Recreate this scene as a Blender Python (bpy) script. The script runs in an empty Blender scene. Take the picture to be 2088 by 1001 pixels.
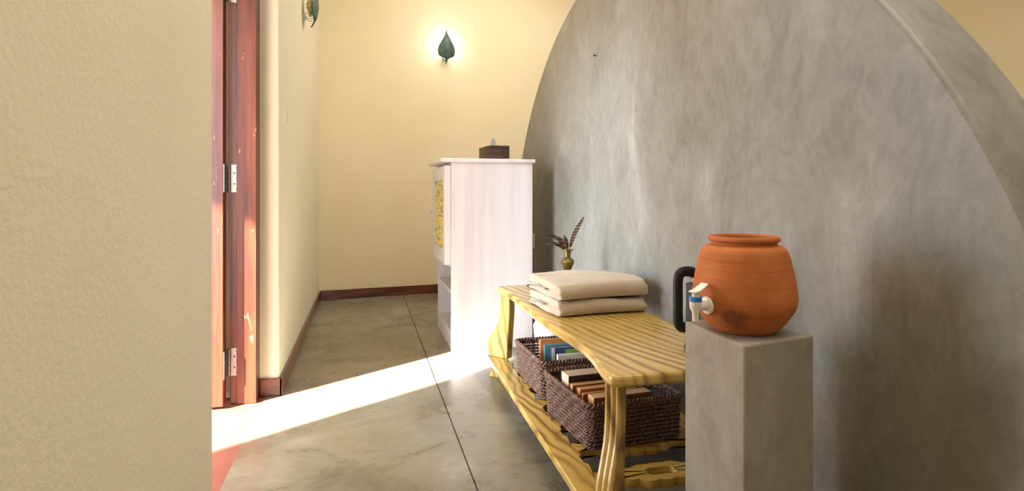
import bpy, bmesh, math, random
from mathutils import Vector, Matrix
random.seed(7)
R = math.radians
S = bpy.context.scene
COL = S.collection

# ---------------------------------------------------------------- camera, world, lights, exposure
W_PX, H_PX, F_PX, HORIZON = 2088, 1001, 1191.0, 392.0
cam_d = bpy.data.cameras.new('camera')
cam = bpy.data.objects.new('camera', cam_d); COL.objects.link(cam)
cam_d.sensor_fit = 'HORIZONTAL'; cam_d.sensor_width = 36.0
cam_d.lens = 36.0 * F_PX / W_PX
cam_d.shift_x = 0.0
cam_d.shift_y = -(H_PX / 2 - HORIZON) / W_PX
cam_d.clip_start = 0.02
cam.location = (0, 0, 1.0)
cam.rotation_euler = (R(90), 0, -math.atan2(302, 1191))
S.camera = cam

SKY = 12.5
SUN = 95.0
w = bpy.data.worlds.new('sky'); S.world = w; w.use_nodes = True
nt = w.node_tree; bg = nt.nodes['Background']
tc = nt.nodes.new('ShaderNodeTexCoord'); sx = nt.nodes.new('ShaderNodeSeparateXYZ')
rp = nt.nodes.new('ShaderNodeValToRGB')
nt.links.new(tc.outputs['Generated'], sx.inputs[0]); nt.links.new(sx.outputs['Z'], rp.inputs[0])
rp.color_ramp.elements[0].color = (.74, .87, 1, 1); rp.color_ramp.elements[1].color = (.55, .75, 1, 1)
nt.links.new(rp.outputs[0], bg.inputs[0]); 
# bright lobe added to the sky, low beside the sun, for the doorway light
dt = nt.nodes.new('ShaderNodeVectorMath'); dt.operation = 'DOT_PRODUCT'; nt.links.new(tc.outputs['Generated'], dt.inputs[0])
dt.inputs[1].default_value = Vector((-.88, -.35, .26)).normalized()
mr = nt.nodes.new('ShaderNodeMapRange'); mr.interpolation_type = 'SMOOTHSTEP'
mr.inputs['From Min'].default_value = math.cos(R(16)); mr.inputs['From Max'].default_value = math.cos(R(5))
mr.inputs['To Min'].default_value = SKY; mr.inputs['To Max'].default_value = SKY + 44
nt.links.new(dt.outputs['Value'], mr.inputs[0]); nt.links.new(mr.outputs[0], bg.inputs[1])

ld = bpy.data.lights.new('sun', 'SUN'); ld.energy = SUN; ld.angle = R(.8); ld.color = (1, .97, .92)
sun = bpy.data.objects.new('sun', ld); COL.objects.link(sun); sun.location = (-6, -2, 6)
sun.rotation_euler = Vector((.842, .54, -.53)).to_track_quat('-Z', 'Y').to_euler()

def area(name, loc, rot, sx_, sy_, energy, color, portal=False):
    d = bpy.data.lights.new(name, 'AREA'); d.shape = 'RECTANGLE'; d.size = sx_; d.size_y = sy_
    d.energy = energy; d.color = color
    o = bpy.data.objects.new(name, d); COL.objects.link(o); o.location = loc; o.rotation_euler = rot
    if portal: d.cycles.is_portal = True
    return o
# daylight reaches the room through the doorway and the window behind the camera
area('doorway_daylight', (-.92, 2.42, 1.1), (0, R(-90), 0), 2.2, 1.31, 1, (1, 1, 1), True)
area('window_daylight', (1.25, -3.15, 1.75), (R(90), 0, 0), .5, .7, 1, (1, 1, 1), True)
# warm fill lights added under the ceiling, out of view
area('ceiling_fill_light', (1.5, .7, 3.5), (0, 0, 0), 2.6, 2.6, 76, (1, .92, .8))
area('ceiling_fill_light', (1.4, 4.4, 3.5), (0, 0, 0), 2.0, 1.6, 60, (1, .92, .8))

S.view_settings.view_transform = 'Standard'; S.view_settings.look = 'None'
S.view_settings.gamma = 1; S.view_settings.use_curve_mapping = False
S.view_settings.exposure = 0.0

# ---------------------------------------------------------------- materials
def srgb(c):
    f = lambda v: v / 12.92 if v <= .04045 else ((v + .055) / 1.055) ** 2.4
    return tuple(f(v / 255) for v in c) + (1,)

class Mat:
    def __init__(s, name, rough=.6, metal=0.0, spec=.5):
        s.m = bpy.data.materials.new(name); s.m.use_nodes = True
        s.t = s.m.node_tree; s.b = s.t.nodes['Principled BSDF']
        s.b.inputs['Roughness'].default_value = rough; s.b.inputs['Metallic'].default_value = metal
        s.b.inputs['Specular IOR Level'].default_value = spec
        s.tc = s.n('ShaderNodeTexCoord').outputs['Object']
    def n(s, typ, **kw):
        x = s.t.nodes.new(typ)
        for k, v in kw.items():
            if hasattr(x, k): setattr(x, k, v)
            else: x.inputs[k].default_value = v
        return x
    def l(s, a, b): s.t.links.new(a, b)
    def map(s, scale=(1, 1, 1), rot=(0, 0, 0), loc=(0, 0, 0), src=None):
        m = s.n('ShaderNodeMapping'); m.inputs['Scale'].default_value = scale
        m.inputs['Rotation'].default_value = rot; m.inputs['Location'].default_value = loc
        s.l(src or s.tc, m.inputs[0]); return m.outputs[0]
    def noise(s, vec, scale, detail=4, rough=.55, dist=0):
        x = s.n('ShaderNodeTexNoise'); s.l(vec, x.inputs['Vector'])
        x.inputs['Scale'].default_value = scale; x.inputs['Detail'].default_value = detail
        x.inputs['Roughness'].default_value = rough; x.inputs['Distortion'].default_value = dist
        return x.outputs['Fac']
    def ramp(s, fac, stops):
        x = s.n('ShaderNodeValToRGB'); e = x.color_ramp.elements
        while len(e) < len(stops): e.new(.5)
        for i, (p, c) in enumerate(stops):
            e[i].position = p; e[i].color = srgb(c) if len(c) == 3 else c
        s.l(fac, x.inputs[0]); return x.outputs[0]
    def mix(s, a, b, fac, mode='MIX'):
        x = s.n('ShaderNodeMix'); x.data_type = 'RGBA'; x.blend_type = mode
        for v, i in ((a, 6), (b, 7)):
            if isinstance(v, tuple): x.inputs[i].default_value = v
            else: s.l(v, x.inputs[i])
        if isinstance(fac, float): x.inputs[0].default_value = fac
        else: s.l(fac, x.inputs[0])
        return x.outputs[2]
    def color(s, c):
        if isinstance(c, tuple): s.b.inputs['Base Color'].default_value = srgb(c) if len(c) == 3 else c
        else: s.l(c, s.b.inputs['Base Color'])
        return s
    def bump(s, h, strength=.3, dist=.002):
        x = s.n('ShaderNodeBump'); x.inputs['Strength'].default_value = strength; x.inputs['Distance'].default_value = dist
        s.l(h, x.inputs['Height'])
        n0 = s.b.inputs['Normal']
        if n0.is_linked: s.l(n0.links[0].from_socket, x.inputs['Normal'])
        s.l(x.outputs[0], n0); return s
    def rough(s, sock, lo, hi):
        x = s.n('ShaderNodeMapRange'); x.inputs['To Min'].default_value = lo; x.inputs['To Max'].default_value = hi
        s.l(sock, x.inputs[0]); s.l(x.outputs[0], s.b.inputs['Roughness']); return s

def flat(name, c, rough=.5, metal=0., var=.06, scale=30, spec=.5, bump=0.):
    m = Mat(name, rough, metal, spec)
    n = m.noise(m.tc, scale, 3)
    d = tuple(max(0, int(v * (1 - var))) for v in c); h = tuple(min(255, int(v * (1 + var))) for v in c)
    m.color(m.ramp(n, [(.3, d), (.7, h)]))
    if bump: m.bump(n, bump, .001)
    return m.m

def plaster(name, c1, c2, strength=.5, scale=90, dist=.004):
    m = Mat(name, .85, 0, .25)
    big = m.noise(m.tc, 1.3, 4, .6)
    m.color(m.ramp(big, [(.3, c1), (.7, c2)]))
    m.bump(m.noise(m.tc, scale, 3, .55), strength, dist)
    m.bump(m.noise(m.tc, scale * .25, 2), strength * .5, dist)
    return m.m

def cement(name, stops, swirl=2.0, stretch=(1, 1, 1), rlo=.35, rhi=.6, warm=(150, 128, 92), wamt=.35, fine=.18, spec=.5, bmp=.1, dist=1.2):
    m = Mat(name, .5, 0, spec)
    v = m.map(stretch)
    a = m.noise(v, swirl, 8, .64, dist)
    b = m.noise(m.map((1, 1, 1), (0, 0, .6), (3, 1, 2)), 1.1, 5, .6, .6)
    c = m.noise(m.map(tuple(q * 1.0 for q in stretch), (0, 0, 0), (9, 4, 1)), swirl * 5, 6, .68, 2.0)
    base = m.ramp(a, stops)
    base = m.mix(base, srgb(warm), m.ramp(b, [(.42, (0, 0, 0, 1)), (.72, (wamt, wamt, wamt, 1))]))
    base = m.mix(base, m.ramp(c, [(.3, (90, 90, 90)), (.7, (165, 165, 165))]), fine, 'SOFT_LIGHT') if False else \
        m.mix(base, m.ramp(c, [(.3, (92, 89, 84)), (.7, (186, 184, 180))]), fine)
    m.color(base)
    m.rough(a, rlo, rhi)
    m.bump(c, bmp, .003); m.bump(a, .08, .008)
    return m.m

M = {}
M['plaster'] = plaster('cream_plaster', (235, 220, 186), (241, 228, 196), .25, 70, .003)
M['plaster_rough'] = plaster('cream_plaster_coarse', (226, 217, 192), (232, 224, 201), .4, 75, .004)
M['floor'] = cement('polished_cement_floor', [(.3, (84, 78, 60)), (.45, (108, 102, 84)), (.56, (124, 118, 101)), (.72, (156, 151, 137))], 2.2, (1, 1.25, 1), .2, .36, (126, 106, 68), .5, .12, .5, .02, .8)
M['arch'] = cement('trowelled_cement', [(.28, (92, 91, 86)), (.44, (116, 115, 109)), (.58, (134, 133, 127)), (.74, (168, 167, 161))], 1.8, (1, 1.3, .7), .34, .55, (120, 108, 84), .5, .2, .5, .1, .9)
M['block'] = cement('cement_block', [(.28, (112, 108, 96)), (.45, (144, 139, 126)), (.6, (156, 151, 138)), (.78, (178, 173, 160))], 4.0, (1, 1, .8), .45, .7, (146, 124, 84), .4, .14)
M['groove'] = flat('dark_groove', (52, 56, 52), .6)
M['red_floor'] = cement('red_oxide_cement', [(.3, (122, 68, 54)), (.5, (138, 80, 64)), (.7, (152, 94, 78))], 3, (1, 1, 1), .3, .5, (160, 90, 70), .3, .06)
M['ground'] = flat('sunny_ground', (190, 175, 145), .9, scale=5)
M['roof'] = flat('veranda_ceiling', (205, 190, 160), .8, scale=5)

def wood(name, light, mid, dark, freq, rough=.35, rot=(0, 0, 0), grain=(1, .06, 1), warp=.05, coat=0., cut=.55, chips=None, amt=1.0, wscale=2.2):
    """streaky grain: noise drawn out along the board after the coordinates have been bent by a slow noise"""
    m = Mat(name, rough)
    v = m.map((1, 1, 1), rot)
    nz = m.n('ShaderNodeTexNoise'); m.l(m.map((1, 1, 1), (0, 0, 0), (3, 7, 1), v), nz.inputs['Vector'])
    nz.inputs['Scale'].default_value = wscale; nz.inputs['Detail'].default_value = 2
    sc = m.n('ShaderNodeVectorMath'); sc.operation = 'MULTIPLY_ADD'; m.l(nz.outputs['Color'], sc.inputs[0])
    sc.inputs[1].default_value = (warp, warp, warp); m.l(v, sc.inputs[2])
    g = m.noise(m.map(grain, src=sc.outputs[0]), freq, 2.5, .5)
    g2 = m.noise(m.map(grain, (0, 0, 0), (5, 3, 2), sc.outputs[0]), freq * 5, 2, .5)
    def mid_(a, b, t): return tuple(int(p + (q - p) * t) for p, q in zip(a, b))
    dk = mid_(mid, dark, amt)
    col = m.ramp(g, [(.3, light), (cut - .06, mid), (cut + .1, dk), (cut + .24, dark if amt >= 1 else dk)])
    col = m.mix(col, m.ramp(g2, [(.35, light), (.65, dk)]), .16)
    if chips:
        ch = m.noise(m.map((1, 1, .35), (0, 0, 0), (2, 5, 1)), 26, 3, .6)
        col = m.mix(col, srgb(chips), m.ramp(ch, [(.66, (0, 0, 0, 1)), (.7, (1, 1, 1, 1))]))
    m.color(col)
    if coat: m.b.inputs['Coat Weight'].default_value = coat; m.b.inputs['Coat Roughness'].default_value = .15
    m.bump(g2, .05, .001)
    return m.m
def pine(name, rot, period, warp, wfreq, stretch):
    m = Mat(name, .3)
    v = m.map((1, 1, 1), rot)
    def bent(amount, freq, st, loc):
        nz = m.n('ShaderNodeTexNoise'); m.l(m.map(st, (0, 0, 0), loc, v), nz.inputs['Vector']); nz.inputs['Scale'].default_value = freq; nz.inputs['Detail'].default_value = 1.5
        return nz.outputs['Color'], amount
    c1, a1 = bent(warp, wfreq, stretch, (3, 7, 1)); c2, a2 = bent(warp * .35, wfreq * 3.5, stretch, (8, 2, 5))
    s1 = m.n('ShaderNodeVectorMath'); s1.operation = 'MULTIPLY_ADD'; m.l(c1, s1.inputs[0]); s1.inputs[1].default_value = (a1, a1, a1); m.l(v, s1.inputs[2])
    s2 = m.n('ShaderNodeVectorMath'); s2.operation = 'MULTIPLY_ADD'; m.l(c2, s2.inputs[0]); s2.inputs[1].default_value = (a2, a2, a2); m.l(s1.outputs[0], s2.inputs[2])
    wv = m.n('ShaderNodeTexWave'); wv.wave_type = 'BANDS'; wv.bands_direction = 'X'; wv.inputs['Scale'].default_value = .314 / period; m.l(s2.outputs[0], wv.inputs[0])
    fine = m.noise(m.map(tuple(q * 12 for q in stretch), src=v), 9, 3)
    col = m.ramp(wv.outputs['Fac'], [(0, (210, 184, 106)), (.5, (194, 158, 76)), (.8, (172, 134, 60)), (1, (116, 82, 34))])
    amt = m.noise(m.map(stretch, (0, 0, 0), (1, 4, 2), v), 5, 2)
    col = m.mix(srgb((196, 162, 82)), col, m.ramp(amt, [(.36, (.12, .12, .12, 1)), (.6, (1, 1, 1, 1))]))
    col = m.mix(col, m.ramp(fine, [(.35, (222, 192, 110)), (.65, (150, 112, 50))]), .14)
    m.color(col); m.b.inputs['Coat Weight'].default_value = .4; m.b.inputs['Coat Roughness'].default_value = .15
    return m.m
M['pine'] = pine('varnished_yellow_pine', (0, 0, R(-13)), .037, .2, 2.0, (1, .35, 1))
M['pine_rail'] = pine('varnished_yellow_pine_rail', (0, 0, R(-4)), .045, .3, 2.6, (1, .5, 1))
M['pine_cross'] = wood('varnished_yellow_pine_across', (214, 184, 106), (196, 158, 74), (120, 84, 34), 20, .32, (0, 0, 0), (.1, 1, 1), .06, .35, .57)
M['pine_leg'] = pine('varnished_yellow_pine_upright', (0, R(10), R(20)), .07, .22, 3.4, (1, 1, .55))
M['mahogany'] = wood('red_varnished_wood', (124, 64, 34), (102, 46, 24), (66, 26, 14), 22, .36, (0, 0, 0), (1, 1, .05), .04, .15, .52, (206, 132, 66))
M['mahogany_h'] = wood('brown_varnished_skirting', (124, 72, 44), (104, 54, 32), (66, 32, 18), 26, .3, (0, 0, 0), (1, .05, 1), .04, .4, .52)
M['mahogany_x'] = wood('brown_varnished_skirting_across', (124, 72, 44), (104, 54, 32), (66, 32, 18), 26, .3, (0, 0, 0), (.05, 1, 1), .04, .4, .52)
M['darkwood'] = wood('dark_stained_wood', (100, 76, 60), (80, 58, 44), (48, 34, 26), 40, .45, (0, 0, 0), (.1, .1, 1), .02, 0, .52)
M['white_wood'] = wood('white_washed_wood', (222, 219, 223), (217, 213, 217), (208, 201, 204), 16, .38, (0, 0, 0), (1, 1, .06), .03, .1, .56)
M['leather'] = flat('dark_brown_leather', (70, 34, 24), .4, scale=60, bump=.2)
M['steel'] = flat('brushed_steel', (158, 156, 150), .36, 1.0, .05, 60)
M['screw'] = flat('dark_screw', (96, 90, 84), .4, .8)
M['terracotta'] = None
m = Mat('terracotta', .72, 0, .3)
ring = m.noise(m.map((1.2, 1.2, 46)), 2.2, 4, .6)
blot = m.noise(m.tc, 9, 5, .6)
col = m.ramp(blot, [(.3, (166, 94, 46)), (.5, (182, 104, 50)), (.72, (198, 122, 68))])
col = m.mix(col, srgb((150, 70, 28)), m.ramp(ring, [(.5, (0, 0, 0, 1)), (.75, (.5, .5, .5, 1))]))
spk = m.noise(m.map((1, 1, 1.6)), 42, 3, .6)
col = m.mix(col, srgb((92, 46, 26)), m.ramp(spk, [(.69, (0, 0, 0, 1)), (.74, (.75, .75, .75, 1))]))
# soot-like stain below the tap
sp = m.n('ShaderNodeVectorMath'); sp.operation = 'DISTANCE'; m.l(m.tc, sp.inputs[0]); sp.inputs[1].default_value = (-.085, -.085, .035)
ms = m.n('ShaderNodeMath'); ms.operation = 'MULTIPLY_ADD'; m.l(m.noise(m.tc, 60, 4, .7), ms.inputs[0]); ms.inputs[1].default_value = .07; m.l(sp.outputs['Value'], ms.inputs[2])
col = m.mix(col, srgb((104, 54, 34)), m.ramp(ms.outputs[0], [(.055, (.75, .75, .75, 1)), (.082, (0, 0, 0, 1))]))
m.color(col); m.bump(ring, .25, .002); M['terracotta'] = m.m
M['white_plastic'] = flat('white_plastic', (232, 226, 212), .35, var=.02)
M['blue_plastic'] = flat('blue_plastic', (34, 122, 190), .35, var=.05)
M['black_plastic'] = flat('black_plastic', (26, 24, 23), .5, var=.1, spec=.3)
M['grey_plastic'] = flat('grey_plastic', (70, 70, 70), .4, var=.1)
M['brass'] = flat('aged_brass', (126, 112, 64), .38, .85, .2, 25)
def basket_mat():
    m = Mat('braided_dark_fibre', .55)
    n = m.noise(m.tc, 70, 4, .7)
    m.color(m.ramp(n, [(.25, (58, 38, 30)), (.5, (108, 78, 64)), (.75, (164, 130, 112))])); m.bump(m.noise(m.tc, 240, 3), .5, .002); return m.m
M['fibre'] = basket_mat()
def towel_mat():
    m = Mat('cream_terry', .95, 0, .1)
    m.color(m.ramp(m.noise(m.tc, 14, 4), [(.3, (182, 162, 136)), (.7, (198, 180, 154))]))
    m.bump(m.noise(m.tc, 420, 2, .6), .7, .003); m.bump(m.noise(m.tc, 60, 3), .35, .004)
    m.b.inputs['Sheen Weight'].default_value = .3
    return m.m
M['towel'] = towel_mat()
def pages(name, c1, c2, ax):
    m = Mat(name, .85)
    sc = [3, 3, 3]; sc[ax] = 500
    m.color(m.ramp(m.noise(m.map(tuple(sc)), 1, 2), [(.35, c1), (.65, c2)])); return m.m
M['page_tan'] = pages('tan_pages', (196, 150, 100), (224, 184, 136), 1)
M['page_white'] = pages('pale_pages', (206, 180, 152), (232, 212, 188), 1)
M['cover_brown'] = flat('brown_cover', (140, 92, 58), .5); M['cover_orange'] = flat('orange_cover', (204, 132, 76), .45)
M['cover_black'] = flat('black_cover', (44, 34, 34), .4); M['cover_blue'] = flat('blue_cover', (52, 74, 116), .35)
M['cover_teal'] = flat('teal_cover', (84, 132, 140), .4); M['cover_cream'] = flat('cream_cover', (222, 208, 182), .5)
M['cover_navy'] = flat('navy_cover', (42, 42, 72), .3); M['cover_red'] = flat('rust_cover', (178, 86, 52), .45)
M['ink_green'] = flat('green_print', (130, 168, 70), .4); M['ink_grey'] = flat('grey_print', (140, 130, 120), .5); M['ink_red'] = flat('red_print', (190, 62, 40), .4)
M['patina'] = flat('verdigris_metal', (84, 104, 98), .55, .35, .18, 20, bump=.2)
M['ceramic'] = flat('white_ceramic', (226, 226, 218), .3, var=.02)
M['amber'] = flat('amber_glass_beads', (224, 204, 128), .2, var=.2, scale=80)
M['wire'] = flat('grey_wire', (150, 146, 130), .4, .6)
M['tissue'] = flat('white_tissue', (232, 232, 226), .9, var=.02)
M['tape'] = flat('whitish_tape', (232, 222, 196), .4, var=.03)
M['nail'] = flat('dark_nail', (40, 34, 30), .4, .7)
m = Mat('lit_bulb', .4); m.color((255, 248, 230)); m.b.inputs['Emission Color'].default_value = (1, .96, .86, 1); m.b.inputs['Emission Strength'].default_value = 14; M['bulb_on'] = m.m
def rattan():
    m = Mat('woven_yellow_blue_cane', .6)
    wv = m.n('ShaderNodeTexWave'); wv.bands_direction = 'Z'; wv.inputs['Scale'].default_value = 14; wv.inputs['Distortion'].default_value = 1.2; m.l(m.tc, wv.inputs[0])
    n = m.noise(m.map((1, 4, 30)), 1.6, 2)
    c = m.ramp(n, [(.38, (128, 156, 186)), (.44, (240, 222, 120)), (.6, (246, 228, 140)), (.72, (246, 238, 206))])
    m.color(m.mix(c, srgb((150, 120, 60)), m.ramp(wv.outputs['Fac'], [(.8, (0, 0, 0, 1)), (1, (.35, .35, .35, 1))])))
    return m.m
M['rattan'] = rattan()
def feather(name, c1, c2, sc):
    m = Mat(name, .7); wv = m.n('ShaderNodeTexWave'); wv.bands_direction = 'Z'; wv.inputs['Scale'].default_value = sc; wv.inputs['Distortion'].default_value = 6; m.l(m.tc, wv.inputs[0])
    m.color(m.ramp(wv.outputs['Fac'], [(.35, c1), (.65, c2)])); return m.m
M['feather_barred'] = feather('barred_brown_feather', (44, 32, 26), (136, 106, 82), 22)
M['feather_dark'] = feather('dark_olive_feather', (40, 36, 28), (94, 84, 62), 12)
M['feather_rust'] = feather('rusty_feather', (64, 42, 32), (126, 88, 70), 14)

# ---------------------------------------------------------------- mesh helpers
class MB:
    def __init__(s): s.bm = bmesh.new()
    def box(s, x0, x1, y0, y1, z0, z1, mi=0):
        v = [s.bm.verts.new((x, y, z)) for z in (z0, z1) for y in (y0, y1) for x in (x0, x1)]
        for q in ((0, 2, 3, 1), (4, 5, 7, 6), (0, 1, 5, 4), (2, 6, 7, 3), (0, 4, 6, 2), (1, 3, 7, 5)):
            s.bm.faces.new([v[i] for i in q]).material_index = mi
        return s
    def prism(s, pts, lo, hi, axis='Z', mat=None):
        """closed outline extruded along an axis; outline is (a,b): Z->(x,y), X->(y,z), Y->(x,z)"""
        def P(a, b, h):
            p = {'Z': (a, b, h), 'X': (h, a, b), 'Y': (a, h, b)}[axis]
            return mat @ Vector(p) if mat else p
        n = len(pts); lo_ = [s.bm.verts.new(P(a, b, lo)) for a, b in pts]; hi_ = [s.bm.verts.new(P(a, b, hi)) for a, b in pts]
        s.bm.faces.new(lo_[::-1]); s.bm.faces.new(hi_)
        for i in range(n): s.bm.faces.new((lo_[i], lo_[(i + 1) % n], hi_[(i + 1) % n], hi_[i]))
        return s
    def ring(s, outer, inner, lo, hi):
        """plate with a hole (same point count in both outlines), extruded in z"""
        n = len(outer)
        def mk(pts, z): return [s.bm.verts.new((a, b, z)) for a, b in pts]
        ol, oh, il, ih = mk(outer, lo), mk(outer, hi), mk(inner, lo), mk(inner, hi)
        for i in range(n):
            j = (i + 1) % n
            for q in ((ol[i], ol[j], oh[j], oh[i]), (il[j], il[i], ih[i], ih[j]), (oh[i], oh[j], ih[j], ih[i]), (ol[j], ol[i], il[i], il[j])): s.bm.faces.new(q)
        return s
    def lathe(s, prof, seg=48, mat=None):
        rows = []
        for r, z in prof:
            if r < 1e-6: rows.append([s.bm.verts.new(mat @ Vector((0, 0, z)) if mat else (0, 0, z))])
            else:
                rows.append([s.bm.verts.new((mat @ Vector(p)) if mat else p) for p in
                             [(r * math.cos(2 * math.pi * k / seg), r * math.sin(2 * math.pi * k / seg), z) for k in range(seg)]])
        for a, b in zip(rows, rows[1:]):
            for k in range(seg):
                j = (k + 1) % seg
                if len(a) == 1 and len(b) == 1: break
                if len(a) == 1: s.bm.faces.new((a[0], b[j], b[k]))
                elif len(b) == 1: s.bm.faces.new((a[k], a[j], b[0]))
                else: s.bm.faces.new((a[k], a[j], b[j], b[k]))
        return s
    def tube(s, path, rad, seg=8, closed=False, cap=True, flat_=1.0):
        n = len(path); P = [Vector(p) for p in path]; rows = []; up = None
        for i in range(n):
            a = P[(i - 1) % n] if (closed or i) else P[0]; b = P[(i + 1) % n] if (closed or i < n - 1) else P[-1]
            t = (b - a).normalized()
            if up is None: up = Vector((0, 0, 1)) if abs(t.z) < .9 else Vector((1, 0, 0))
            side = t.cross(up).normalized(); up = side.cross(t).normalized()
            r = rad[i] if isinstance(rad, (list, tuple)) else rad
            rows.append([s.bm.verts.new(P[i] + side * (r * math.cos(2 * math.pi * k / seg)) + up * (r * flat_ * math.sin(2 * math.pi * k / seg))) for k in range(seg)])
        rng = range(n if closed else n - 1)
        for i in rng:
            a, b = rows[i], rows[(i + 1) % n]
            for k in range(seg): s.bm.faces.new((a[k], a[(k + 1) % seg], b[(k + 1) % seg], b[k]))
        if cap and not closed: s.bm.faces.new(rows[0][::-1]); s.bm.faces.new(rows[-1])
        return s
    def build(s, name, mats, parent=None, smooth=False, bevel=0., seg=2, angle=40, subsurf=0, loc=None, rotz=0):
        bmesh.ops.recalc_face_normals(s.bm, faces=s.bm.faces)
        me = bpy.data.meshes.new(name); s.bm.to_mesh(me); s.bm.free()
        for m_ in (mats if isinstance(mats, (list, tuple)) else [mats]): me.materials.append(m_)
        o = bpy.data.objects.new(name, me); COL.objects.link(o)
        if parent: o.parent = parent
        if loc: o.location = loc
        if rotz: o.rotation_euler.z = rotz
        if bevel:
            b = o.modifiers.new('bevel', 'BEVEL'); b.width = bevel; b.segments = seg; b.limit_method = 'ANGLE'; b.angle_limit = R(angle)
        if subsurf:
            q = o.modifiers.new('sub', 'SUBSURF'); q.levels = subsurf; q.render_levels = subsurf
        if smooth or bevel:
            for p in me.polygons: p.use_smooth = True
            if not subsurf:
                if smooth == 'all': pass
                else:
                    try: me.set_sharp_from_angle(angle=R(angle))
                    except Exception: pass
        return o

def catmull(pts, n=6, closed=False):
    out = []; N = len(pts); V = [Vector(p) for p in pts]
    for i in range(N if closed else N - 1):
        p0 = V[(i - 1) % N] if (closed or i) else V[0]; p1 = V[i]; p2 = V[(i + 1) % N]; p3 = V[(i + 2) % N] if (closed or i < N - 2) else V[-1]
        for k in range(n):
            t = k / n
            out.append(.5 * ((2 * p1) + (p2 - p0) * t + (2 * p0 - 5 * p1 + 4 * p2 - p3) * t * t + (3 * p1 - p0 - 3 * p2 + p3) * t ** 3))
    if not closed: out.append(V[-1])
    return [tuple(v) for v in out]

def rrect(hx, hy, r, n=6):
    out = []
    for cx_, cy_, a0 in ((hx - r, hy - r, 0), (-hx + r, hy - r, 90), (-hx + r, -hy + r, 180), (hx - r, -hy + r, 270)):
        for k in range(n + 1):
            a = R(a0 + 90 * k / n); out.append((cx_ + r * math.cos(a), cy_ + r * math.sin(a)))
    return out

def tag(o, label=None, cat=None, group=None, kind=None):
    if label: o['label'] = label
    if cat: o['category'] = cat
    if group: o['group'] = group
    if kind: o['kind'] = kind
    return o
def thing(name, label, cat, loc=(0, 0, 0), rotz=0, group=None):
    o = bpy.data.objects.new(name, None); COL.objects.link(o); o.location = loc; o.rotation_euler = (0, 0, rotz); o.empty_display_size = .05
    return tag(o, label, cat, group)
def struct(o): o['kind'] = 'structure'; return o
def dup(root, loc, rotz=0, label=None, group=None):
    def cp(o, par):
        c = o.copy(); COL.objects.link(c)
        if par: c.parent = par
        for ch in [q for q in bpy.data.objects if q.parent == o]: cp(ch, c)
        return c
    c = cp(root, None); c.location = loc; c.rotation_euler.z = rotz
    if label: c['label'] = label
    if group: c['group'] = group
    return c

# ---------------------------------------------------------------- room
XL, XO = -.404, -.90           # inner and outer face of the left wall
YN, YF = 1.765, 3.077          # near and far side of the doorway
HC = 3.6
DH = 2.2
SX = .37
b = MB(); b.box(XL - .065, SX - .003, -3.2, 6.6, -.1, 0); b.box(SX + .003, 5.2, -3.2, 6.6, -.1, 0)
b.box(XL - .07, 5.2, -3.2, 6.6, -.16, -.1)
struct(b.build('floor', M['floor']))
struct(MB().box(SX - .003, SX + .003, -3.2, 6.6, -.1, -.004).build('trim_1', M['groove']))
b = MB(); b.box(XO, XL, -3.2, YN, 0, HC); struct(b.build('wall_left', M['plaster_rough'], bevel=.01, seg=3))
bb = MB(); bb.box(XO, XL, YF, 6.0, 0, HC); bb.box(XO, XL, YN, YF, DH, HC)
struct(bb.build('wall_left_far', M['plaster_rough'], bevel=.012, seg=3))
def backy(x): return 5.738 + .124 * x
b = MB(); b.prism([(XO, backy(XO)), (5.2, backy(5.2)), (5.2, 6.7), (XO, 6.7)], 0, HC); struct(b.build('wall_back', M['plaster']))
struct(MB().box(4.8, 5.1, -3.2, 6.6, 0, HC).build('wall_right', M['plaster']))
b = MB(); b.box(XO, 1.0, -3.3, -3.0, 0, HC); b.box(1.5, 5.1, -3.3, -3.0, 0, HC); b.box(1.0, 1.5, -3.3, -3.0, 0, 1.4); b.box(1.0, 1.5, -3.3, -3.0, 2.1, HC)
struct(b.build('wall_front', M['plaster']))
struct(MB().box(XO, 5.1, -3.3, 6.7, HC, HC + .15).build('ceiling', M['plaster']))
# skirting boards
BH = .087
struct(MB().box(XL, XL + .016, YF - .016, backy(XL) + .01, 0, BH).build('baseboard_left', M['mahogany_h'], bevel=.004))
struct(MB().box(-.494, XL + .0155, YF - .016, YF, 0, BH).build('baseboard_doorway', M['mahogany_x'], bevel=.004))
b = MB(); b.prism([(XL + .016, backy(XL + .016) - .017), (4.8, backy(4.8) - .017), (4.8, backy(4.8)), (XL + .016, backy(XL + .016))], 0, BH)
struct(b.build('baseboard_back', M['mahogany_x'], bevel=.004))
# outside: red veranda floor, its roof with the eave edge, ground
struct(MB().box(-4.4, XL - .065, -3.0, 7.0, -.12, -.002).build('floor_veranda', M['red_floor']))
struct(MB().box(-30, -4.4, -20, 30, -.4, -.2).build('ground', M['ground']))
struct(MB().box(-3.0, -2.6, .38, .919, -.002, 3.5).build('column_beam_blocker', M['plaster_rough'], bevel=.01))  # unseen column added to cut the near edge of the sun beam
struct(MB().prism([(-4.5, 3.35), (XO, 3.6), (XO, 3.72), (-4.5, 3.47)], -3.0, 7.0, 'Y').build('roof_veranda', M['roof']))

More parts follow.
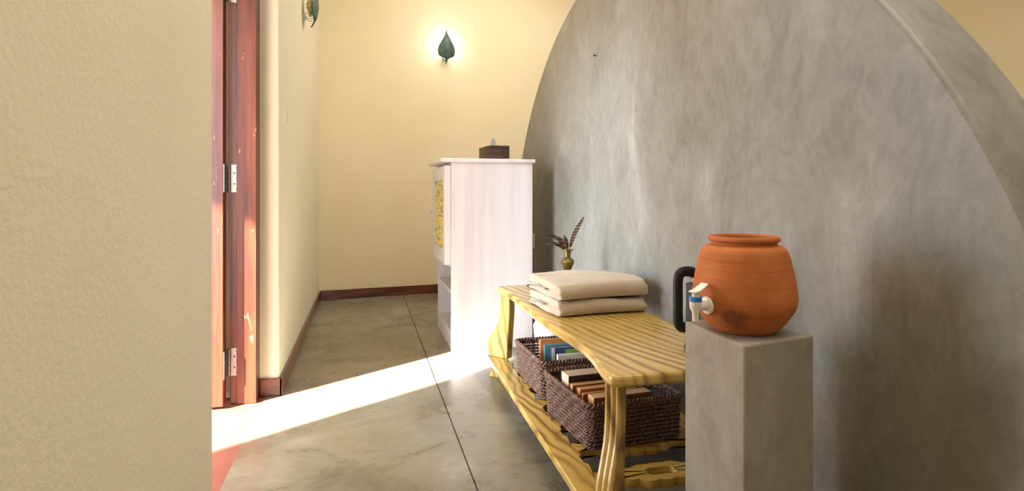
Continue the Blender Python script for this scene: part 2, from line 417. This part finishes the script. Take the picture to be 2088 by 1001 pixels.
# doorway: frame, folded-back leaf with three hinges, second leaf further open
def knuckle_hinge(parent, z):
    h = MB(); h.box(-.004, .030, -.0015, .0015, -.065, .065)
    o = h.build('hinge', M['steel'], parent, loc=(-.604, 2.996, z))
    p = MB(); p.box(-.0015, .0015, -.062, 0, -.065, .065); p.build('hinge_plate', M['steel'], o, loc=(-.021, -.002, 0))
    p = MB()
    for k in range(5): p.lathe([(0, -.065 + k * .026), (.0062, -.065 + k * .026), (.0062, -.041 + k * .026), (0, -.041 + k * .026)], 14)
    p.lathe([(0, .065), (.005, .065), (.004, .071), (0, .073)], 12); p.build('hinge_pin', M['steel'], o, smooth=True, loc=(-.0105, -.006, 0))
    p = MB()
    for k in range(5):
        mt = Matrix.Translation((.012 if k % 2 else .022, -.0035, -.05 + k * .025)) @ Matrix.Rotation(R(90), 4, 'X')
        p.lathe([(0, .0018), (.0042, .001), (.0042, -.001), (0, -.001)], 12, mt)
    for k in range(5):
        mt = Matrix.Translation((-.019, -.02 - (.022 if k % 2 else 0), -.05 + k * .025)) @ Matrix.Rotation(R(90), 4, 'Y')
        p.lathe([(0, .0018), (.0042, .001), (.0042, -.001), (0, -.001)], 12, mt)
    p.build('screws', M['screw'], o, smooth=True)
d1 = bpy.data.objects.new('door_1', None); COL.objects.link(d1); struct(d1)
f = MB()
f.prism([(-.612, 3.0), (-.582, 3.0), (-.582, 2.985), (-.494, 2.985), (-.494, YF), (-.612, YF)], 0, DH - .0)
f.build('door_frame', M['mahogany'], d1, bevel=.003)
f = MB()
f.prism([(-.612, YN + .077), (-.582, YN + .077), (-.582, YN + .092), (-.494, YN + .092), (-.494, YN), (-.612, YN)], 0, DH)
f.build('door_frame', M['mahogany'], d1, bevel=.003)
MB().box(-.612, -.494, YN, YF, DH - .08, DH).build('door_head', M['mahogany'], d1, bevel=.003)
def leaf(x0, x1, t):
    m_ = MB()
    m_.box(x0, x0 + .1, 0, t, .012, DH - .09); m_.box(x1 - .1, x1, 0, t, .012, DH - .09)
    for z0, z1 in ((.012, .2), (.95, 1.07), (DH - .2, DH - .09)): m_.box(x0 + .1, x1 - .1, .001, t - .001, z0, z1)
    m_.box(x0 + .1, x1 - .1, t * .3, t * .7, .2, .95); m_.box(x0 + .1, x1 - .1, t * .3, t * .7, 1.07, DH - .2)
    return m_
leaf(-1.20, -.627, .06).build('door_leaf', M['mahogany'], d1, bevel=.003, loc=(0, 2.932, 0))
for z in (.2, 1.065, 1.96): knuckle_hinge(d1, z)

# ---------------------------------------------------------------- round-topped cement screen
AX, AT = 1.24, .2
AC, AA, AB = 2.80, 2.14, 2.235
prof = []
for k in range(0, 97):
    a = math.pi * k / 96
    prof.append((AC - AA * math.cos(a), AB * math.sin(a) ** (.97)))
prof[0] = (AC - AA, 0); prof[-1] = (AC + AA, 0)
b = MB(); b.prism(prof, AX, AX + AT, 'X')
scr = b.build('partition', M['arch'], bevel=.012, seg=3, angle=50)
scr.name = 'wall_partition'; struct(scr)

def outlet(y, z):
    t = thing('wall_socket', 'small pale wall socket on the grey cement wall just behind the white cabinet', 'socket', (AX, y, z))
    MB().box(-.009, 0, -.04, .04, -.055, .055).build('plate', M['white_plastic'], t, bevel=.003)
    MB().box(-.012, -.008, -.012, .012, -.02, .02).build('rocker', M['ceramic'], t, bevel=.002)
outlet(4.22, .63)
n_ = MB(); n_.lathe([(0, 0), (.006, 0), (.006, .004), (.002, .005), (.002, .02), (0, .02)], 12, Matrix.Translation((AX - .018, 2.995, 1.75)) @ Matrix.Rotation(R(90), 4, 'Y'))
tag(n_.build('nail', M['nail'], smooth=True), 'tiny dark nail in the upper left of the grey cement wall', 'nail')

# ---------------------------------------------------------------- white cabinet
CY0, CY1 = 3.64, 4.32
t = thing('cabinet', 'white-washed wooden cabinet with a woven yellow door and open shelves below', 'cabinet', (.53, CY0, 0))
D = .53; Wd = CY1 - CY0; Ht = 1.188
c = MB(); c.box(0, D, 0, .02, 0, Ht); c.box(0, D, Wd - .02, Wd, 0, Ht); c.box(D - .012, D, .02, Wd - .02, .03, Ht)
c.box(.004, D - .012, .02, Wd - .02, .52, .54); c.box(.004, D - .012, .02, Wd - .02, Ht - .02, Ht)
c.build('body', M['white_wood'], t, bevel=.002)
MB().prism([(-.068, Ht + .008), (-.05, Ht), (D + .012, Ht), (D + .012, Ht + .025), (-.068, Ht + .025)], -.03, Wd + .03, 'Y').build('top', M['white_wood'], t, bevel=.006, seg=3)
MB().box(.006, D - .012, .02, Wd - .02, .355, .373).build('shelf', M['white_wood'], t, bevel=.002)
MB().box(.006, D - .012, .02, Wd - .02, .095, .113).build('shelf', M['white_wood'], t, bevel=.002)
MB().box(.004, .022, .02, Wd - .02, .0, .095).build('plinth', M['white_wood'], t, bevel=.002)
dz0, dz1 = .545, 1.168
c = MB(); c.box(-.04, -.001, .004, .085, dz0, dz1); c.box(-.04, -.001, Wd + .005 - .085, Wd + .002, dz0, dz1)
c.box(-.0395, -.001, .085, Wd + .005 - .085, dz0, dz0 + .09); c.box(-.0395, -.001, .085, Wd + .005 - .085, dz1 - .09, dz1)
dr = c.build('door', M['white_wood'], t, bevel=.003)
c = MB()
nr = 42
for k in range(nr):
    z = dz0 + .09 + (dz1 - dz0 - .18) * (k + .5) / nr
    path = [(-.026 + .0025 * math.sin(j * 1.1 + k * math.pi), .086 + (Wd - .172) * j / 40, z) for j in range(41)]
    c.tube(path, .0048, 6)
for j in range(9): c.box(-.027, -.024, .1 + j * .058, .106 + j * .058, dz0 + .09, dz1 - .09)
c.build('woven_panel', M['rattan'], dr, smooth=True)
c = MB(); c.lathe([(0, 0), (.012, 0), (.008, .006), (.007, .012), (.014, .018), (.017, .026), (.012, .033), (0, .035)], 20, Matrix.Translation((-.04, Wd - .045, .86)) @ Matrix.Rotation(R(-90), 4, 'Y'))
c.build('knob', M['white_wood'], dr, smooth=True)

# tissue box on a thin dark mat, on the cabinet
TZ = Ht + .025
tag(MB().box(.69, 1.05, 3.72, 4.24, TZ, TZ + .005).build('mat', M['leather'], bevel=.001), 'thin dark brown mat on the cabinet top under the tissue box', 'mat')
t = thing('tissue_box', 'dark brown wooden tissue box on the white cabinet', 'tissue box', (.868, 3.93, TZ + .005), R(5))
o_ = rrect(.068, .135, .004, 2); i_ = rrect(.018, .05, .012, 2)
c = MB(); c.ring(o_, i_, .085, .094); c.ring(o_, rrect(.06, .127, .003, 2), 0, .085); c.build('box', M['darkwood'], t, bevel=.0015)
c = MB(); rows = []
for k in range(9):
    z = .05 + .108 * k / 8; wd = .046 * (1 - (k / 8) ** 2.0 * .85)
    rows.append([c.bm.verts.new((.012 * math.sin(j * 1.7 + k * .3) * (1 - k / 10) + .003 * k / 8, -wd + 2 * wd * j / 10 - .012 * k / 8, z + .01 * math.sin(j * 1.3) * k / 8)) for j in range(11)])
for a, b2 in zip(rows, rows[1:]):
    for j in range(10): c.bm.faces.new((a[j], a[j + 1], b2[j + 1], b2[j]))
ti = c.build('tissue', M['tissue'], smooth='all'); ti.location = (.868, 3.93, TZ + .005); ti.rotation_euler.z = R(-60)
sd = ti.modifiers.new('sol', 'SOLIDIFY'); sd.thickness = .0012
tag(ti, 'white paper tissue sticking up out of the wooden box', 'tissue')

# ---------------------------------------------------------------- wall lamps
def make_lamp(lit, label):
    t = thing('wall_lamp', label, 'lamp')
    pts = [(0, .003), (.02, .006), (.04, .011), (.05, .022), (.062, .048), (.078, .075), (.105, .085), (.14, .0865), (.175, .076), (.21, .057), (.243, .038), (.272, .022), (.296, .011), (.318, .005), (.34, .0012)]
    fine = catmull([(a, b_) for a, b_ in pts], 3)
    c = MB(); rows = []
    for z, hw in fine:
        u = z / .325; out = .072 + .025 * math.sin(u * math.pi * 1.15 - .1) - .03 * max(0, .2 - u) / .2 * .6
        rows.append([c.bm.verts.new((hw * s_ / 6, -(out - .35 * hw * (s_ / 6) ** 2 + (.004 if abs(s_) < .5 else 0)), z)) for s_ in range(-6, 7)])
    for a, b2 in zip(rows, rows[1:]):
        for j in range(12): c.bm.faces.new((a[j], a[j + 1], b2[j + 1], b2[j]))
    lf = c.build('leaf_shade', M['patina'], t, smooth='all'); sd = lf.modifiers.new('sol', 'SOLIDIFY'); sd.thickness = .003; sd.offset = 0
    c = MB(); c.lathe([(0, 0), (.026, 0), (.026, .01), (.02, .018), (0, .018)], 24, Matrix.Translation((0, 0, .07)) @ Matrix.Rotation(R(90), 4, 'X')); c.build('wall_mount', M['ceramic'], t, smooth=True)
    for s_ in (-1, 1):
        c = MB(); c.tube(catmull([(s_ * .012, -.016, .068), (s_ * .03, -.035, .052), (s_ * .022, -.06, .058), (s_ * .008, -.086, .085)], 6), .0018, 6); c.build('bracket_wire', M['wire'], t, smooth=True)
    c = MB(); c.lathe([(0, 0), (.011, 0), (.012, .03), (.02, .05), (.024, .075), (.02, .1), (.01, .115), (0, .118)], 20, Matrix.Translation((0, -.045, .075)))
    c.build('bulb', M['bulb_on'] if lit else M['amber'], t, smooth=True)
    c = MB()
    for k in range(4): c.tube([(.027 * math.cos(a), -.045 + .027 * math.sin(a), .1 + .03 * k) for a in [2 * math.pi * j / 16 for j in range(16)]], .0014, 5, True)
    c.build('wire_cage', M['wire'], t, smooth=True)
    return t
lm = make_lamp(True, 'lit leaf-shaped dark metal wall lamp glowing on the back wall')
lm.location = (.785, backy(.785), 2.275); lm.rotation_euler.z = math.atan(.124)
pl = bpy.data.lights.new('bulb_light', 'POINT'); pl.energy = 4.5; pl.color = (1, .97, .94); pl.shadow_soft_size = .03
po = bpy.data.objects.new('bulb_light', pl); COL.objects.link(po); po.parent = lm; po.location = (0, -.04, .16)
po.location = (0, -.06, .19)
l2 = make_lamp(False, 'unlit leaf-shaped metal wall lamp seen edge-on on the left wall')
l2.location = (XL, 4.24, 2.135); l2.rotation_euler.z = R(90)
for o in (lm, l2): o['group'] = 'leaf-shaped wall lamps'
b = MB(); b.prism([(3.375, 1.38), (3.415, 1.38), (3.415, 1.42), (3.405, 1.42), (3.4, 1.45), (3.396, 1.47), (3.39, 1.47), (3.388, 1.44), (3.378, 1.435)], XL, XL + .002, 'X')
tag(b.build('tape_strip', M['tape']), 'torn whitish tape strip stuck on the left cream wall', 'tape')

# ---------------------------------------------------------------- yellow pine table
TT = .49
tab = thing('table', 'yellow striped pine coffee table with curved legs and a fretwork lower shelf', 'table', (.94, 2.30, 0), R(-1.5))
fr = [(-.81, -.225), (-.805, -.248), (-.78, -.256), (-.72, -.252), (-.62, -.236), (-.5, -.224), (-.36, -.226), (-.15, -.238), (.1, -.242), (.35, -.238), (.55, -.24), (.68, -.25), (.76, -.258), (.795, -.252), (.81, -.23)]
fr = catmull(fr, 4)
out = [(x, y) for y, x in fr] + [(-x - .006, y) for y, x in reversed(fr)]
MB().prism(out, TT - .034, TT).build('tabletop', M['pine'], tab, bevel=.011, seg=4, angle=50)
lp_in = [(.456, -.03), (.36, -.03), (.28, -.024), (.2, -.018), (.16, -.014), (.111, -.012)]
lp_out = [(.111, .1), (.14, .122), (.17, .125), (.21, .108), (.25, .078), (.29, .05), (.34, .035), (.4, .03), (.456, .032)]
lprof = [(s_, z) for z, s_ in catmull([(z, s_) for z, s_ in lp_in], 4)] + [(s_, z) for z, s_ in catmull(lp_out, 4)]
foot = [(-.02, .084), (.09, .084), (.1, .07), (.088, .05), (.094, .028), (.108, .012), (.108, 0), (.05, 0), (.044, .018), (.03, .03), (.0, .036), (-.02, .05)]
for sx_ in (-1, 1):
    for sy_ in (-1, 1):
        ang = math.atan2(sy_ * 1.25, sx_)
        mt = Matrix.Translation((sx_ * .212, sy_ * .735, 0)) @ Matrix.Rotation(ang, 4, 'Z')
        c = MB(); c.prism(lprof, -.024, .024, 'Y', mt)
        lg = c.build('leg', M['pine_leg'], tab, bevel=.005, seg=2, angle=50)
        c = MB()
        for q in (-.0155, 0, .0155):
            path = [mt @ Vector((s_ - .003, q, z)) for z, s_ in catmull(lp_out, 4)]
            c.tube(path, .0072, 8)
        c.build('fluting', M['pine_leg'], lg, smooth=True)
        c = MB(); c.prism(foot, -.026, .026, 'Y', mt); c.build('foot', M['pine_leg'], tab, bevel=.004, angle=50)
SZ0, SZ1 = .084, .111
def rail(sgn):
    pts = [(-.83, .31), (.83, .31)]
    inn = []
    for k in range(0, 121):
        y = .83 - 1.66 * k / 120
        s_ = abs(math.sin((y + .6) / .232 * math.pi))
        inn.append((y, .232 - .022 * s_ ** .5 + (.012 if s_ > .93 else 0)))
    pts = pts + inn
    return [(sgn * x, y) for y, x in pts]
for sgn in (-1, 1): MB().prism(rail(sgn), SZ0, SZ1).build('shelf_rail', M['pine_rail'], tab, bevel=.004, angle=50)
def slat_pts():
    half = [(-.235, .042), (-.212, .036), (-.188, .02), (-.16, .017), (-.138, .022), (-.125, .033), (-.108, .038), (-.092, .036), (-.08, .045), (-.062, .056), (-.044, .056), (-.03, .05), (-.015, .056), (0, .058)]
    half = half + [(-x, h) for x, h in reversed(half[:-1])]
    top = catmull(half, 4)
    o1 = [(x, h) for x, h in top] + [(x, -h) for x, h in reversed(top)]
    i1 = []
    for x, y in o1:
        a = math.atan2(y / .05, x / .09); r_ = 1 + .12 * math.cos(4 * a + math.pi)
        i1.append((.052 * r_ * math.cos(a), .026 * r_ * math.sin(a)))
    return o1, i1
so, si = slat_pts()
for k in range(6):
    y0 = -.60 + k * .222
    c = MB(); c.ring(so, si, SZ0 - .003, SZ1 - .003); c.build('shelf_slat', M['pine_cross'], tab, bevel=.003, angle=50, loc=(0, y0, 0))

# ---------------------------------------------------------------- baskets
def rope_row(c, hx, hy, z, r, ph, strands=2, pitch=.026):
    base = rrect(hx, hy, .022, 5); P = base + [base[0]]
    L = [0]
    for a, b_ in zip(P, P[1:]): L.append(L[-1] + math.dist(a, b_))
    tot = L[-1]; turns = round(tot / pitch); n = turns * 6
    for q in range(strands):
        path = []; j = 0
        for i in range(n):
            d = tot * i / n
            while L[j + 1] < d: j += 1
            f_ = (d - L[j]) / (L[j + 1] - L[j]); x = P[j][0] + (P[j + 1][0] - P[j][0]) * f_; y = P[j][1] + (P[j + 1][1] - P[j][1]) * f_
            dx, dy = P[j + 1][0] - P[j][0], P[j + 1][1] - P[j][1]; l_ = math.hypot(dx, dy); nx, ny = dy / l_, -dx / l_
            a = 2 * math.pi * turns * i / n + ph + q * 2 * math.pi / strands
            jit = .0012 * math.sin(i * 1.7 + ph * 3)
            path.append((x + nx * (r * math.cos(a) + jit), y + ny * (r * math.cos(a) + jit), z + r * math.sin(a) + jit))
        c.tube(path, r * .92, 5, True)
BX, BY, BHt = .18, .198, .155
def make_basket(label, loc, rot):
    t = thing('basket', label, 'basket', loc, rot, 'woven book baskets')
    c = MB(); rows = 10
    for k in range(rows): rope_row(c, BX + .006 * k / rows, BY + .006 * k / rows, .008 + k * .0147, .0037, k * 1.9)
    c.build('woven_side', M['fibre'], t, smooth='all')
    c = MB(); rope_row(c, BX + .007, BY + .007, BHt, .0062, 0, 2, .03); c.build('rim', M['fibre'], t, smooth='all')
    c = MB()
    for k in range(26):
        y = -BY + .012 + (2 * BY - .024) * k / 25
        c.tube([(-BX + .008 + (2 * BX - .016) * j / 30, y + .0015 * math.sin(j * 2 + k), .006 + .002 * math.sin(j * 1.5 + k * math.pi)) for j in range(31)], .0068, 6)
    c.build('base', M['fibre'], t, smooth=True)
    c = MB()
    for x, y in [(BX * s_, -BY + .004 + 2 * BY * k / 8) for s_ in (-1, 1) for k in range(1, 8)] + [(-BX + 2 * BX * k / 7, BY * s_) for s_ in (-1, 1) for k in range(1, 7)]:
        c.tube([(x * .985, y * .985, .004), (x * 1.0, y * 1.0, BHt)], .0022, 5)
    c.build('stakes', M['fibre'], t, smooth=True)
    return t
NB, NR = (.915, 2.085, SZ1), R(4)
FB, FR = (.92, 2.60, SZ1), R(1)
bk = make_basket('dark brown woven basket of thick page-up books, nearer of the two', NB, NR)
bk2 = dup(bk, FB, FR, 'dark brown woven basket with upright colourful books, at the far end of the shelf')

def book(label, basket, x, y, L, th, h, cover, page, lean=0., rot=0., spine='down', z=.014, tilt=0.):
    """long side along x, thickness along y; pages show on top"""
    c0, cr = basket
    M0 = Matrix.Translation(c0) @ Matrix.Rotation(cr, 4, 'Z') @ Matrix.Translation((x, y, z)) @ Matrix.Rotation(rot, 4, 'Z') @ Matrix.Rotation(lean, 4, 'X')
    t = thing('book', label, 'book', group='books in the woven baskets'); t.matrix_world = M0
    ct = .0022; c = MB()
    c.box(-L / 2, L / 2, -th / 2, -th / 2 + ct, 0, h); c.box(-L / 2, L / 2, th / 2 - ct, th / 2, 0, h)
    if spine == 'down': c.box(-L / 2, L / 2, -th / 2 + ct, th / 2 - ct, 0, ct)
    else: c.box(-L / 2, -L / 2 + ct, -th / 2 + ct, th / 2 - ct, 0, h)
    c.build('cover', cover, t, bevel=.0007)
    c = MB(); c.box(-L / 2 + .004, L / 2 - .003, -th / 2 + ct + .0003, th / 2 - ct - .0003, ct + .0005, h - .002)
    c.build('pages', page, t, bevel=.0012)
    return t, L, th, h
nb = (NB, NR)
book('thick paperback with tan pages, against the front of the nearer basket', nb, -.035, -.148, .235, .056, .158, M['cover_brown'], M['page_tan'], 0)
book('thin rust-covered book right behind the front tan-paged paperback in the nearer basket', nb, -.05, -.099, .225, .024, .152, M['cover_red'], M['page_tan'], 0)
book('brown-covered paperback, third from the front in the nearer basket', nb, -.05, -.062, .22, .034, .158, M['cover_orange'], M['page_tan'], 0)
book('tan-paged paperback in front of the pale thick book in the nearer basket', nb, -.055, -.019, .23, .036, .16, M['cover_brown'], M['page_tan'], 0)
book('thick pale-paged book with a black cover, rearmost in the nearer basket', nb, -.055, .046, .225, .08, .182, M['cover_black'], M['page_white'], 0)
book('small dark navy shiny book in the right corner of the nearer basket', nb, .125, -.12, .055, .1, .13, M['cover_navy'], M['cover_navy'], 0)
fb = (FB, FR)
t, L, th, h = book('tall orange-covered book standing rearmost in the far basket', fb, -.02, .015, .2, .024, .185, M['cover_orange'], M['page_tan'], R(-4), 0, 'left')
for (x, z, w_, hh) in ((-.03, .145, .03, .006), (-.02, .13, .045, .005), (.02, .15, .012, .012)):
    MB().box(x - w_ / 2, x + w_ / 2, -th / 2 - .0008, -th / 2 + .0005, z, z + hh).build('cover_print', M['ink_grey'], t)
book('teal-spined book with a cream cover, in front of the tall orange book', fb, -.02, -.035, .19, .02, .172, M['cover_teal'], M['page_white'], R(-4), 0, 'left')
t, L, th, h = book('blue-covered book with a green print and pale border in the far basket', fb, .0, -.075, .19, .022, .168, M['cover_blue'], M['page_white'], R(-4), 0, 'left')
MB().box(-.03, .035, -th / 2 - .0008, -th / 2 + .0005, .125, .158).build('cover_print', M['ink_green'], t)
MB().box(-L / 2, -L / 2 + .014, -th / 2 - .0008, -th / 2 + .0005, 0, h).build('cover_border', M['cover_cream'], t)
book('cream paperback frontmost in the far basket', fb, .01, -.12, .19, .022, .150, M['cover_cream'], M['page_white'], 0, 0, 'left')

# white rounded bin on the floor behind the far end of the table
t = thing('bin', 'white rounded bin on the floor between the cabinet and the table', 'bin', (1.107, 3.38, 0))
MB().lathe([(0, 0), (.085, 0), (.095, .01), (.112, .17), (.112, .185), (0, .185)], 40).build('body', M['white_plastic'], t, smooth=True)
MB().lathe([(.114, .185), (.115, .192), (.1, .222), (.06, .243), (0, .25)], 40).build('lid', M['white_plastic'], t, smooth=True)

# ---------------------------------------------------------------- things on the table
tag(MB().box(.86, 1.13, 2.72, 3.07, TT, TT + .008).build('tray', M['leather'], bevel=.003), 'dark brown leather tray at the far end of the pine table', 'tray')
VX, VY = 1.0, 2.80
VZ = TT + .008
t = thing('vase', 'small brass vase with a round belly behind the folded towels', 'vase', (VX, VY, VZ))
MB().lathe([(0, 0), (.034, 0), (.034, .005), (.028, .012), (.012, .03), (.009, .06), (.009, .085), (.012, .1), (.02, .115), (.031, .138), (.035, .15), (.031, .16), (.02, .17), (.015, .175), (.0165, .19), (.02, .205), (.033, .21), (.033, .213), (.019, .209), (.014, .19), (.012, .175), (0, .17)], 40).build('body', M['brass'], t, smooth=True)
def feather_obj(label, path, wmax, mat):
    t = thing('feather', label, 'feather', (VX, VY, VZ), 0, 'feathers in the brass vase')
    P = [Vector(p) for p in catmull(path, 8)]; n = len(P)
    c = MB(); c.tube([tuple(p) for p in P], [.0018 * (1 - .7 * i / n) for i in range(n)], 6); c.build('quill', mat, t, smooth=True)
    c = MB(); view = Vector((.25, 1, 0)).normalized(); rows = []
    for i, p in enumerate(P):
        u = i / (n - 1)
        tt = (P[min(i + 1, n - 1)] - P[max(i - 1, 0)]).normalized(); s_ = tt.cross(view).normalized()
        wv = wmax * (max(0, math.sin(math.pi * min(1, max(0, (u - .25) / .75)) ** .8)) ** .6) + .0004
        rows.append([c.bm.verts.new(p + s_ * (wv * q) + view * (-.004 * q * q * wv / wmax) + Vector((0, 0, -.3 * abs(q) * wv))) for q in (-1, -.5, 0, .5, 1)])
    for a, b_ in zip(rows, rows[1:]):
        for k in range(4): c.bm.faces.new((a[k], a[k + 1], b_[k + 1], b_[k]))
    o = c.build('vane', mat, t, smooth='all'); sd = o.modifiers.new('sol', 'SOLIDIFY'); sd.thickness = .0008
feather_obj('tall barred brown feather leaning right out of the brass vase', [(0, 0, .176), (.012, 0, .22), (.035, .005, .285), (.064, .008, .335), (.094, .01, .378)], .0105, M['feather_barred'])
feather_obj('dark drooping feather, lowest of those bending left out of the brass vase', [(0, 0, .176), (-.012, 0, .212), (-.045, -.01, .236), (-.085, -.02, .25), (-.12, -.025, .243)], .008, M['feather_dark'])
feather_obj('dark feather curving furthest left above the others in the brass vase', [(0, .002, .176), (-.012, .002, .215), (-.04, 0, .262), (-.08, -.005, .282), (-.115, -.01, .274)], .009, M['feather_dark'])
feather_obj('broad rusty feather curling in the middle of the brass vase', [(0, -.003, .176), (-.008, -.004, .212), (-.028, -.01, .25), (-.05, -.015, .268), (-.06, -.018, .268)], .014, M['feather_rust'])
feather_obj('short dark upright feather curling left above the brass vase neck', [(.002, 0, .176), (.001, 0, .215), (-.004, 0, .25), (-.014, 0, .275), (-.022, 0, .28)], .008, M['feather_dark'])

def towel(label, loc, rot, hx, ly, ht, seed, flip=1):
    rnd = random.Random(seed)
    c = MB()
    NX = 44
    def sheet(y0, y1, zlo, zhi, th, x0, x1):
        """a doubled sheet: lower layer, round fold at y0, upper layer back to y1"""
        rad = (zhi - zlo) / 2; mid = []
        n1 = 22
        for k in range(n1): mid.append((y1 + (y0 + rad - y1) * k / n1, zlo))
        for k in range(13):
            a = -math.pi / 2 - math.pi * k / 12; mid.append((y0 + rad + rad * math.cos(a), (zlo + zhi) / 2 + rad * math.sin(a)))
        for k in range(1, n1 + 1): mid.append((y0 + rad + (y1 - y0 - rad) * k / n1, zhi))
        def off(d):
            o = []
            for i in range(len(mid)):
                a = mid[max(0, i - 1)]; b_ = mid[min(len(mid) - 1, i + 1)]; dx, dy = b_[0] - a[0], b_[1] - a[1]; l_ = math.hypot(dx, dy) or 1
                o.append((mid[i][0] + dy / l_ * d, mid[i][1] - dx / l_ * d))
            return o
        loop = off(th / 2) + off(-th / 2)[::-1]
        n = len(loop); rows = []
        p1, p2 = rnd.random() * 6, rnd.random() * 6
        for i in range(NX + 1):
            u = i / NX; x = x0 + (x1 - x0) * u
            e = min(1, min(u, 1 - u) / .05); e = math.sin(e * math.pi / 2)
            row = []
            for j, (y, z) in enumerate(loop):
                cyc = loop[j]; my, mz = mid[j if j < len(mid) else 2 * len(mid) - 1 - j]
                k = .55 + .45 * e
                yy = my + (y - my) * k; zz = mz + (z - mz) * k
                top = max(0, (zz - .0) / ht)
                yy += .006 * math.sin(x * 13 + p1 + zz * 30) * (1 if y < y1 - .1 else .6)
                zz += top * (.004 * math.sin(x * 9 + p2 + yy * 7) + .003 * math.sin(x * 21 + yy * 18 + p1))
                row.append(c.bm.verts.new((x + .005 * math.sin(yy * 22 + p1 + zz * 60) + .004 * math.sin(zz * 190 + p2), yy, max(.001, zz))))
            rows.append(row)
        for a, b_ in zip(rows, rows[1:]):
            for j in range(n): c.bm.faces.new((a[j], a[(j + 1) % n], b_[(j + 1) % n], b_[j]))
        c.bm.faces.new(rows[0][::-1]); c.bm.faces.new(rows[-1])
    th = ht / 4.15
    sheet(0, ly, th * .5, ht - th * .5, th * .98, -hx, hx)
    sheet(th * 1.1, ly - .01, th * 1.5, ht - th * 1.5, th * .98, -hx + .005, hx - .006)
    o = c.build('towel', M['towel'], smooth='all', subsurf=1)
    tx = bpy.data.textures.new('terry', 'CLOUDS'); tx.noise_scale = .012
    dm = o.modifiers.new('nap', 'DISPLACE'); dm.texture = tx; dm.strength = .0035; dm.texture_coords = 'LOCAL'; dm.mid_level = .5
    o.location = loc; o.rotation_euler.z = rot
    return tag(o, label, 'towel', 'folded towels on the pine table')
towel('cream folded bath towel lying directly on the pine table', (.962, 2.255, TT + .003), R(4), .205, .35, .064, 3)
towel('cream folded bath towel on top of the other towel', (.965, 2.25, TT + .0705), R(4.5), .208, .36, .068, 8)

# kettle behind the block
KX, KY = 1.076, 1.66
t = thing('kettle', 'steel electric kettle with a black loop handle behind the clay pot', 'kettle', (KX, KY, TT), R(195))
MB().lathe([(0, 0), (.078, 0), (.08, .006), (.078, .018), (0, .02)], 40).build('power_base', M['black_plastic'], t, smooth=True)
MB().lathe([(0, .021), (.076, .021), (.078, .03), (.074, .12), (.066, .2), (.063, .24), (.06, .245), (.06, .24), (0, .238)], 48).build('body', M['steel'], t, smooth=True)
MB().lathe([(0, .262), (.018, .272), (.02, .282), (.0, .284)], 24).build('lid_knob', M['black_plastic'], t, smooth=True)
MB().lathe([(.064, .238), (.066, .25), (.056, .263), (.02, .27), (0, .27)], 40).build('lid', M['black_plastic'], t, smooth=True)
# handle on the +x side of the kettle's own frame
hp = catmull([(.058, 0, .252), (.09, 0, .262), (.122, 0, .262), (.137, 0, .248), (.14, 0, .22), (.14, 0, .17), (.14, 0, .125), (.136, 0, .102), (.122, 0, .091), (.095, 0, .09), (.075, 0, .1)], 6)
MB().tube(hp, .0135, 12, flat_=1.2).build('handle', M['black_plastic'], t, smooth=True)
MB().box(.055, .088, -.02, .02, .03, .225).build('handle_mount', M['black_plastic'], t, bevel=.005)
MB().prism([(-.058, .19), (-.095, .243), (-.06, .245)], -.022, .022, 'Y').build('spout', M['steel'], t, bevel=.006)

# ---------------------------------------------------------------- cement block and clay pot
PZ = .658
q = [(.823, 1.391), (.823 + .0, 1.391)]
nearc = (.823, 1.138); leftc = (.823, 1.391)
from_cam = lambda d, r: (d * .2458 + r * .9693, d * .9693 - r * .2458)
N_, L_, R_ = from_cam(1.306, .519), from_cam(1.55, .458), from_cam(1.40, .724)
B_ = (L_[0] + R_[0] - N_[0], L_[1] + R_[1] - N_[1])
b = MB(); b.prism([N_, R_, B_, L_], 0, PZ)
tag(b.build('pedestal', M['block'], bevel=.006, seg=3), 'square grey cement pedestal carrying the clay pot', 'pedestal')
PX, PY = from_cam(1.455, .577)
t = thing('water_pot', 'round orange terracotta water pot on the cement pedestal', 'pot', (PX, PY, PZ))
outp = [(.0, 0), (.062, 0), (.076, .005), (.092, .02), (.108, .042), (.119, .062), (.1228, .08), (.1215, .104), (.117, .134), (.111, .162), (.1075, .178), (.102, .196), (.096, .205), (.086, .2105), (.0785, .2135), (.077, .219), (.083, .222), (.0845, .227), (.083, .232), (.079, .234), (.074, .231), (.072, .222), (.073, .214), (.09, .195), (.105, .16), (.113, .1), (.105, .05), (.07, .012), (0, .01)]
outp = catmull(outp, 3)
MB().lathe([(max(0, r_), max(0, z_)) for r_, z_ in outp], 72).build('body', M['terracotta'], t, smooth='all')
ca = Vector((.9693, -.2458, 0)) * -.9 + Vector((.2458, .9693, 0)) * -.436
ang = math.atan2(ca.y, ca.x)
tap = bpy.data.objects.new('tap', None); COL.objects.link(tap); tap.parent = t; tap.location = (ca.x * .117, ca.y * .117, .071); tap.rotation_euler.z = ang
X90 = Matrix.Rotation(R(90), 4, 'Y')
MB().lathe([(0, 0), (.021, 0), (.021, .006), (.018, .009), (.012, .01), (.011, .034), (0, .034)], 28, X90).build('flange', M['white_plastic'], tap, smooth=True)
MB().lathe([(0, -.034), (.0075, -.034), (.008, -.014), (.0135, -.004), (.0145, .012), (.0, .013)], 28, Matrix.Translation((.04, 0, 0))).build('spout', M['white_plastic'], tap, smooth=True)
MB().lathe([(0, .0131), (.0152, .0131), (.0152, .0235), (0, .0235)], 28, Matrix.Translation((.04, 0, 0))).build('blue_collar', M['blue_plastic'], tap, smooth=True)
MB().lathe([(0, .0236), (.009, .0236), (.008, .034), (0, .034)], 20, Matrix.Translation((.04, 0, 0))).build('stem', M['white_plastic'], tap, smooth=True)
MB().prism([(.053, .036), (.05, .032), (.032, .035), (.012, .049), (.0105, .054), (.034, .041)], -.012, .012, 'Y').build('lever', M['white_plastic'], tap, bevel=.0015)
